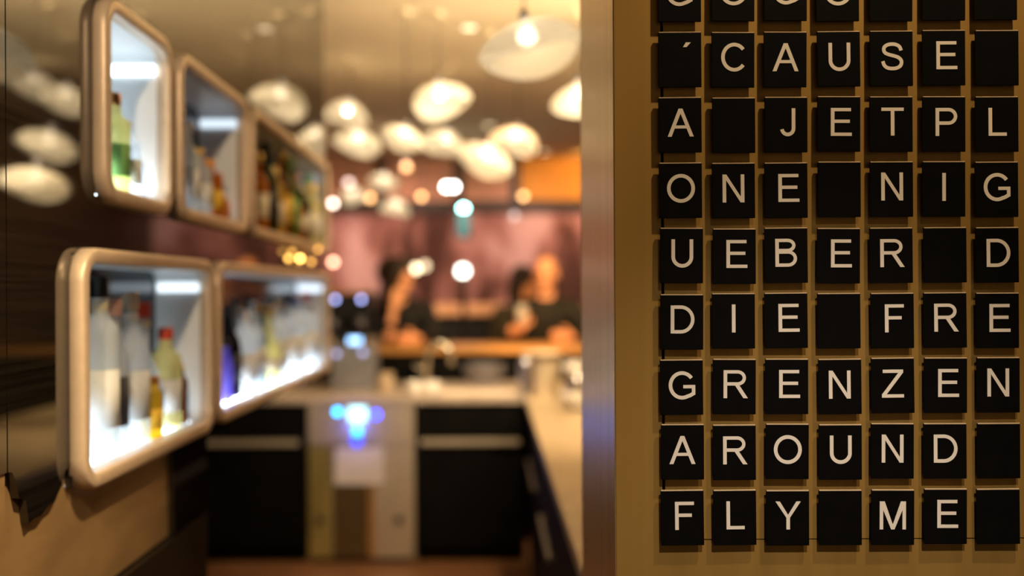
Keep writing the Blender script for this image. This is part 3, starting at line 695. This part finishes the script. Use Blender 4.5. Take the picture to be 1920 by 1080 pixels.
# grey appliance with a small lit screen on the worktop
Y = 6.1; a = at(625, 720, Y); b = at(706, 645, Y)
ap = empty('till', ((a.x+b.x)/2, Y, ZC)); tag(ap, 'grey boxy counter appliance with a small pale blue lit screen', 'appliance')
hw = (b.x-a.x)/2; hh = b.z-ZC
box('body', -hw, hw, -.12, .14, 0, hh, STEELD, ap, .012)
sc_ = box('screen_housing', -hw*.85, hw*.55, -.06, .02, hh, hh+.055, PLASTIC, ap, .006)
box('screen', -hw*.25, hw*.35, -.064, -.058, hh+.010, hh+.046, glow('screen_glow', (.35, .62, 1), 3.2), sc_)
for px, py in ((630, 662), (680, 660)):
    q = at(px, py, Y-.12); o = lathe('button', [(0, 0), (.016, 0), (.012, .006), (0, .008)], glow('button_%d' % px, (.55, .58, 1), 1.6), ap, (q.x-ap.location.x, -.120, q.z-ZC), 14); o.rotation_euler = (R(90), 0, 0)
# low brown tins beside it
q = at(700, 712, 6.0)
tn = lathe('storage_tin', [(0, 0), (.045, 0), (.047, .004), (.047, .09), (.043, .094), (0, .094)], mat('tan_tin', (.55, .40, .26), .4), None, (at(722, 0, 6.0).x, 6.0, ZC), 20)
tag(tn, 'small tan tin on the worktop right of the grey appliance', 'tin')
lathe('lid', [(0, .094), (.048, .094), (.048, .108), (0, .110)], mat('tan_lid', (.50, .36, .22), .35), tn, None, 20)

# gooseneck tap
q = at(800, 715, 6.35); tp = empty('gooseneck_tap', (q.x, 6.35, ZC)); tag(tp, 'chrome gooseneck tap arching over the back worktop', 'tap')
CHR = mat('chrome', (.70, .62, .48), .22, .95)
lathe('base', [(0, 0), (.03, 0), (.03, .012), (.02, .025), (0, .025)], CHR, tp)
ap_ = [(0, 0, .02), (0, 0, .17)]+[(.078-.078*math.cos(R(t)), 0, .18+.080*math.sin(R(t))) for t in range(15, 181, 15)]+[(.160, 0, .13)]
tube('spout', ap_, .020, CHR, tp, 12)
tube('lever', [(0, 0, .09), (-.03, -.01, .10), (-.08, -.02, .13)], .008, CHR, tp, 8)
# white cups by the tap
cup_me = lathe_me('espresso_cup', [(0, 0), (.026, 0), (.030, .006), (.040, .062), (.0375, .062), (.028, .010), (0, .008)], 20); cup_me.materials.append(WHITE)
for p_ in cup_me.polygons: p_.use_smooth = True
def ring(name, R1, r, m, parent, loc, rot):
    v = []; f = []
    for i in range(14):
        A = 2*math.pi*i/14
        for k in range(6):
            B = 2*math.pi*k/6; v.append(((R1+r*math.cos(B))*math.cos(A), r*math.sin(B), (R1+r*math.cos(B))*math.sin(A)))
    for i in range(14):
        for k in range(6):
            f.append((i*6+k, ((i+1) % 14)*6+k, ((i+1) % 14)*6+(k+1) % 6, i*6+(k+1) % 6))
    o = link(name, fixn(meshdata(name, v, f)), m, parent, True, loc); o.rotation_euler = rot
    return o
for px, Yc, zz, txt in [(780, 5.80, 0, 'white cup on the back worktop edge, left of two below the tap'), (810, 5.80, 0, 'white cup on the back worktop edge, right of two below the tap'), (781, 5.92, 0, 'white cup standing behind the left front cup'), (812, 5.92, 0, 'white cup standing behind the right front cup')]:
    c = link('espresso_cup', cup_me, None, None, False, (at(px, 0, Yc).x-.01, Yc, ZC+zz)); tag(c, txt, 'cup', 'white cups by the tap')
    ring('handle', .016, .004, WHITE, c, (.046, 0, .034), (0, 0, 0))
# white bar mats on the worktop edge
tag(box('bar_mat', at(828, 0, 5.85).x, at(965, 0, 5.85).x, 5.70, 5.95, ZC, ZC+.012, mat('pale_mat', (.74, .60, .46), .5), None, .004), 'pale folded bar mat lying along the edge of the back worktop', 'bar mat')
# grey crate of glasses in the shade behind
Y = 6.42; a = at(872, 706, Y); b = at(942, 668, Y)
gc = empty('ice_bucket', ((a.x+b.x)/2, Y, ZC)); tag(gc, 'wide grey steel ice tub in the shade behind the bar mat', 'ice tub')
lathe('tub', [(0, 0), (.085, 0), (.10, .01), (.115, .12), (.122, .125), (.116, .128), (.095, .02), (0, .015)], STEELD, gc, None, 24)
for s in (-1, 1): ring('handle', .03, .006, STEELD, gc, (s*.124, 0, .09), (0, 0, R(90)))

# tins, bucket and glasses on the bar worktop
q = at(973, 735, 5.9)
sk = lathe('cocktail_shaker', [(0, 0), (.036, 0), (.040, .01), (.044, .17), (.044, .175), (.030, .20), (.022, .21), (0, .21)], mat('blue_steel', (.52, .54, .62), .28, .9), None, (at(977, 0, 5.75).x+.025, 5.72, ZC), 24)
tag(sk, 'bluish steel cocktail shaker at the inner end of the bar worktop', 'shaker')
lathe('cap', [(0, .21), (.020, .21), (.019, .245), (.012, .25), (0, .25)], STEEL, sk, None, 16)
bk = lathe('bar_bucket', [(0, 0), (.070, 0), (.074, .006), (.085, .245), (.090, .250), (.086, .253), (.072, .012), (0, .010)], CREAM, None, (at(1020, 0, 5.6).x, 5.60, ZC), 32)
tag(bk, 'tall cream bucket standing on the beige bar worktop', 'bucket')
ring('handle', .03, .004, STEEL, bk, (.108, 0, .19), (0, 0, 0))
gl = lathe('steel_cup', [(0, 0), (.055, 0), (.058, .004), (.066, .22), (.063, .22), (.054, .010), (0, .008)], mat('steel_cup_metal', (.62, .55, .50), .25, .9), None, (at(1078, 0, 5.36).x, 5.36, ZC), 28)
tag(gl, 'steel mixing cup on the bar worktop close to the wall end', 'cup')
lathe('band', [(.0635, .150), (.0655, .150), (.0675, .205), (.0660, .205)], WHITE, gl, None, 28, True)
bw = lathe('white_bowl', [(0, 0), (.04, 0), (.045, .008), (.085, .085), (.082, .085), (.040, .014), (0, .012)], WHITE, None, (at(1078, 0, 4.95).x, 4.95, ZC), 28)
tag(bw, 'white bowl on the bar worktop partly hidden by the wall end', 'bowl')
lathe('foot_ring', [(.03, -.0), (.045, 0), (.045, .006), (.03, .006)], WHITE, bw, None, 24, True)

# banquette along the back
bq = empty('banquette', (0, 9.6, 0)); tag(bq, 'long black banquette bench with a peach padded top rail before the mural', 'bench')
a = at(0, 592, 9.5).z; t = at(0, 570, 9.5).z
box('backrest', -2.6, 2.3, 0, .10, .45, a, BLACKCLOTH, bq, .02)
box('top_rail', -2.6, at(866, 0, 9.5).x, -.04, .14, a, t, mat('peach_rail', (.72, .38, .20), .6), bq, .02)
box('top_rail', at(874, 0, 9.5).x, 2.3, -.04, .14, a, t, MATS['peach_rail'], bq, .02)
box('seat', -2.6, 2.3, -.55, .0, .10, .45, BLACKCLOTH, bq, .03)
box('plinth', -2.55, 2.28, -.48, .08, 0, .12, DARKWOOD, bq)

# ================================================================== PEOPLE
class Blob:
    def __init__(s): s.v = []; s.f = []
    def ball(s, c, r, sc=(1, 1, 1), rot=None, nu=14, nv=9):
        b = len(s.v); c = Vector(c)
        M = rot if rot is not None else Matrix.Identity(3)
        def P(x, y, z): return c+M @ Vector((x*r*sc[0], y*r*sc[1], z*r*sc[2]))
        s.v.append(P(0, 0, -1))
        for i in range(1, nv):
            t = math.pi*i/nv
            for k in range(nu):
                a = 2*math.pi*k/nu; s.v.append(P(math.sin(t)*math.cos(a), math.sin(t)*math.sin(a), -math.cos(t)))
        s.v.append(P(0, 0, 1)); e = len(s.v)-1
        for k in range(nu):
            k2 = (k+1) % nu
            s.f.append((b, b+1+k2, b+1+k)); s.f.append((e, b+1+(nv-2)*nu+k, b+1+(nv-2)*nu+k2))
            for i in range(nv-2):
                s.f.append((b+1+i*nu+k, b+1+i*nu+k2, b+1+(i+1)*nu+k2, b+1+(i+1)*nu+k))
    def bone(s, a, b, ra, rb, flat=(1, 1)):
        a = Vector(a); b = Vector(b); n = max(2, int((b-a).length/(min(ra, rb)*.55))+1)
        for i in range(n+1):
            t = i/n; r = ra+(rb-ra)*t; s.ball(a.lerp(b, t), r, (flat[0], flat[1], 1), None, 12, 8)
    def chain(s, pts, rs, flat=(1, 1)):
        for i in range(len(pts)-1): s.bone(pts[i], pts[i+1], rs[i], rs[i+1], flat)
    def build(s, name, m, parent, voxel=.008, smooth=4):
        me = meshdata(name, s.v, s.f); o = bpy.data.objects.new('tmp', me); COL.objects.link(o)
        md = o.modifiers.new('r', 'REMESH'); md.mode = 'VOXEL'; md.voxel_size = voxel
        sm = o.modifiers.new('s', 'SMOOTH'); sm.iterations = smooth; sm.factor = .5
        dg = bpy.context.evaluated_depsgraph_get(); ev = o.evaluated_get(dg)
        out = bpy.data.meshes.new_from_object(ev); out.name = name; out.materials.clear()
        bpy.data.objects.remove(o); bpy.data.meshes.remove(me)
        return link(name, out, m, parent, True)
def add_hand(bl, wrist, dirv, side, curl=55, spread=.9):
    """palm, four curled fingers of different lengths and a thumb leaving the side of the palm; side points to the thumb"""
    d = Vector(dirv).normalized(); sd = Vector(side); sd = (sd-d*sd.dot(d)).normalized(); nrm = d.cross(sd)
    w_ = Vector(wrist)
    for k in range(5):
        off = (k-2)/2*.030
        bl.bone(w_+sd*off*.6, w_+d*.085+sd*off, .016, .013)
    for k, (ln, off) in enumerate(((.070, .032), (.080, .011), (.075, -.011), (.058, -.032))):
        p = w_+d*.085+sd*off; a = R(curl*.5)
        for j, fr in enumerate((.45, .32, .23)):
            q = p+(d*math.cos(a)+nrm*math.sin(a))*ln*fr; bl.bone(p, q, .0092-.0008*j, .0088-.0010*j); p = q; a += R(curl)
    p = w_+d*.025+sd*.030; q = p+(d*.55+sd*.8).normalized()*.042; e = q+(d*.95+nrm*.3).normalized()*.034
    bl.chain([p, q, e], [.014, .011, .009])
def add_head(bl, c, rot, s=1.0):
    M = rot
    def L(x, y, z): return Vector(c)+M @ Vector((x*s, y*s, z*s))
    bl.ball(L(0, .012, .025), .088*s, (.86, 1.08, 1.05), M)           # cranium
    bl.ball(L(0, -.030, -.045), .062*s, (.92, .95, 1.10), M)          # face and jaw
    bl.ball(L(0, -.062, -.098), .024*s, (1.1, .9, .8), M)             # chin
    bl.ball(L(0, -.098, -.030), .014*s, (.9, 1.3, 1.1), M)            # nose
    bl.bone(L(0, -.086, .012), L(0, -.100, -.028), .009*s, .012*s)
    bl.bone(L(-.030, -.080, .018), L(.030, -.080, .018), .012*s, .012*s)  # brow
    bl.bone(L(-.020, -.084, -.066), L(.020, -.084, -.066), .009*s, .009*s)  # lips
    for q in (-1, 1): bl.ball(L(q*.078, .012, -.012), .026*s, (.35, .8, 1.15), M)
    bl.bone(L(0, .02, -.06), L(0, .03, -.16), .052*s, .056*s)
    return L
EYE = mat('dark_eye', (.02, .012, .01), .2); LIP = mat('lips', (.45, .13, .09), .5)
def face_parts(L, M, parent, s=1.0):
    for q in (-1, 1):
        e = link('eye', lathe_me('eye', sphere_prof(.010*s), 10), EYE, parent, True, L(q*.030, -.083, -.003))
def person(loc, rz, txt):
    r = empty('person', loc); r.rotation_euler = (0, 0, R(rz)); tag(r, txt, 'person'); return r
def legs(bl, k=1.0, dr=0.0):
    for q in (-1, 1):
        bl.chain([(q*.09, .02, .93), (q*.10, -.01, .50), (q*.10, .03, .09)], [.088*k+dr, .058*k+dr, .042*k+dr])
def feet(bl):
    for q in (-1, 1): bl.bone((q*.10, .04, .045), (q*.11, -.14, .035), .042, .034)

# bald man leaning on the bar, glass raised
P1 = (at(1022, 0, 7.35).x, 7.35, 0)
man = person(P1, 0, 'bald person in a dark jacket leaning on the bar with a raised glass')
hd = (0.0, -.16, 1.672); M = Matrix.Rotation(R(8), 3, 'X') @ Matrix.Rotation(R(-14), 3, 'Z')
bl = Blob(); L = add_head(bl, hd, M, 1.06)
bl.chain([(0, .02, .95), (0, .0, 1.15), (0, -.07, 1.36), (0, -.12, 1.50)], [.13, .125, .14, .06], (1.15, .8))
legs(bl); feet(bl)
lw, rw = (-.185, -.34, 1.285), (.165, -.30, 1.225)
bl.chain([(-.19, -.08, 1.42), (-.30, -.20, 1.245), lw], [.058, .046, .030]); bl.chain([(.19, -.08, 1.42), (.32, -.15, 1.245), rw], [.058, .046, .030])
add_hand(bl, lw, (.05, -.35, .9), (1, -.2, 0), 62); add_hand(bl, rw, (-.85, -.5, .0), (0, -.3, 1), 30)
body = bl.build('body', SKIN, man, .0065, 3); face_parts(L, M, man, 1.06)
bl = Blob()
bl.chain([(0, .02, .90), (0, .0, 1.15), (0, -.07, 1.36), (0, -.10, 1.47)], [.150, .145, .160, .085], (1.15, .82))
bl.bone((-.19, -.08, 1.41), (.19, -.08, 1.41), .082, .082)
bl.chain([(-.19, -.08, 1.41), (-.30, -.20, 1.248), (-.265, -.24, 1.258)], [.080, .062, .050]); bl.chain([(.19, -.08, 1.41), (.32, -.15, 1.248), (.20, -.275, 1.236)], [.080, .060, .044])
bl.build('jacket', JACKET, man, .010, 4)
bl = Blob(); legs(bl, 1, .018); bl.bone((-.08, .02, .93), (.08, .02, .93), .115, .115); bl.build('trousers', BLACKCLOTH, man, .012, 3)
g = lathe('drinking_glass', [(0, 0), (.026, 0), (.028, .004), (.036, .13), (.034, .13), (.026, .012), (0, .010)], mat('milky_glass', (.85, .80, .68), .15, trans=.5), None, (P1[0]-.185, 6.975, 1.318), 20)
tag(g, 'pale drinking glass held up in the bald person\'s hand', 'glass')
lathe('drink', [(0, .012), (.025, .012), (.030, .075), (0, .075)], mat('orange_drink', (.75, .40, .14), .2, trans=.3), g, None, 18)
rc = lathe('red_candle_glass', [(0, 0), (.030, 0), (.032, .004), (.036, .075), (.034, .075), (.028, .010), (0, .008)], mat('red_glass', (.75, .06, .02), .2, trans=.4), None, (at(1049, 0, 7.06).x, 7.07, 1.18), 20)
tag(rc, 'small red glass on the bar in front of the bald person', 'glass')
lathe('candle', [(0, .010), (.022, .010), (.022, .05), (0, .052)], mat('red_wax', (.7, .08, .03), .5), rc, None, 16)

# dark-haired guest resting the chin on one hand
P2 = (at(762, 0, 7.35).x, 7.35, 0)
wom = person(P2, 0, 'dark-haired person in black with chin resting on one raised hand')
hd = (-.02, -.20, 1.655); M = Matrix.Rotation(R(52), 3, 'Z') @ Matrix.Rotation(R(14), 3, 'X')
bl = Blob(); L = add_head(bl, hd, M, 1.0)
bl.chain([(0, .06, .95), (0, .03, 1.16), (0, -.05, 1.36), (-.01, -.13, 1.49)], [.125, .11, .12, .052], (1.12, .8))
legs(bl, .95); feet(bl)
lw, rw = (-.060, -.33, 1.440), (.10, -.34, 1.215)
bl.chain([(-.155, -.08, 1.42), (-.10, -.34, 1.238), lw], [.046, .038, .026]); bl.chain([(.155, -.08, 1.42), (.22, -.17, 1.235), rw], [.046, .038, .026])
add_hand(bl, lw, (.25, -.05, .95), (1, 0, 0), 40); add_hand(bl, rw, (-.9, -.3, -.02), (0, -.2, 1), 25)
bl.build('body', SKIN, wom, .0065, 3); face_parts(L, M, wom)
bl = Blob()
bl.chain([(0, .06, .88), (0, .03, 1.16), (0, -.05, 1.36), (-.01, -.12, 1.49)], [.145, .130, .140, .068], (1.12, .82))
bl.bone((-.155, -.08, 1.415), (.155, -.08, 1.415), .066, .066); bl.chain([(-.155, -.08, 1.415), (-.11, -.32, 1.246), (-.092, -.335, 1.30)], [.064, .052, .042])
bl.chain([(.155, -.08, 1.415), (.22, -.17, 1.240), (.14, -.30, 1.232)], [.064, .048, .036]); bl.build('top', BLACKCLOTH, wom, .010, 4)
bl = Blob(); legs(bl, .95, .016); bl.bone((-.08, .04, .93), (.08, .04, .93), .11, .11); bl.build('trousers', BLACKCLOTH, wom, .012, 3)
bl = Blob()
bl.ball(L(0, .030, .045), .104, (.90, 1.02, .98), M); bl.ball(L(0, .075, -.02), .085, (1.0, .9, 1.2), M)
for q in (-1, 1): bl.bone(L(q*.072, .005, .03), L(q*.078, .04, -.15), .040, .036)
bl.bone(L(-.078, -.020, .05), L(-.088, .015, -.17), .046, .044); bl.ball(L(0, .12, .01), .100, (1, 1, 1.1), M); bl.bone(L(0, .10, -.06), L(-.02, .12, -.20), .060, .040)
bl.build('hair', HAIRB, wom, .009, 3)
ea = lathe('earring', sphere_prof(.016), mat('pearl', (.85, .80, .82), .2), wom, L(-.095, .0, -.06), 12)

# person in an olive coat behind the bald man
P3 = (at(980, 0, 7.9).x, 7.95, 0)
p3 = person(P3, 0, 'person with long dark hair in an olive coat behind the bald one')
hd = (0.02, -.05, 1.615); M = Matrix.Rotation(R(70), 3, 'Z')
bl = Blob(); L = add_head(bl, hd, M, .98)
bl.chain([(0, .02, .93), (0, .0, 1.12), (0, -.02, 1.32), (0, -.02, 1.45)], [.125, .115, .12, .05], (1.12, .8)); legs(bl, .95); feet(bl)
for q in (-1, 1):
    bl.chain([(q*.17, -.02, 1.37), (q*.24, -.02, 1.10), (q*.20, -.14, .90)], [.046, .038, .026]); add_hand(bl, (q*.20, -.14, .90), (0, -.5, -.8), (-q, 0, 0), 30)
bl.build('body', SKIN, p3, .0065, 3); face_parts(L, M, p3, .98)
bl = Blob()
bl.chain([(0, .02, .62), (0, .02, .93), (0, .0, 1.12), (0, -.02, 1.32), (0, -.02, 1.44)], [.19, .165, .150, .150, .075], (1.12, .85)); bl.bone((-.17, -.02, 1.36), (.17, -.02, 1.36), .075, .075)
for q in (-1, 1): bl.chain([(q*.17, -.02, 1.36), (q*.24, -.02, 1.10), (q*.205, -.12, .93)], [.075, .060, .046])
bl.build('coat', COAT, p3, .011, 4)
bl = Blob(); legs(bl, .95, .014); bl.build('trousers', BLACKCLOTH, p3, .012, 3)
bl = Blob(); bl.ball(L(0, .025, .040), .104, (.92, 1.02, 1.0), M); bl.ball(L(0, .06, -.03), .085, (1.05, .9, 1.2), M)
for q in (-1, 1): bl.bone(L(q*.078, .02, .02), L(q*.085, .04, -.24), .034, .028)
bl.bone(L(0, .08, -.03), L(0, .09, -.30), .072, .050); bl.build('hair', HAIRB, p3, .010, 3)
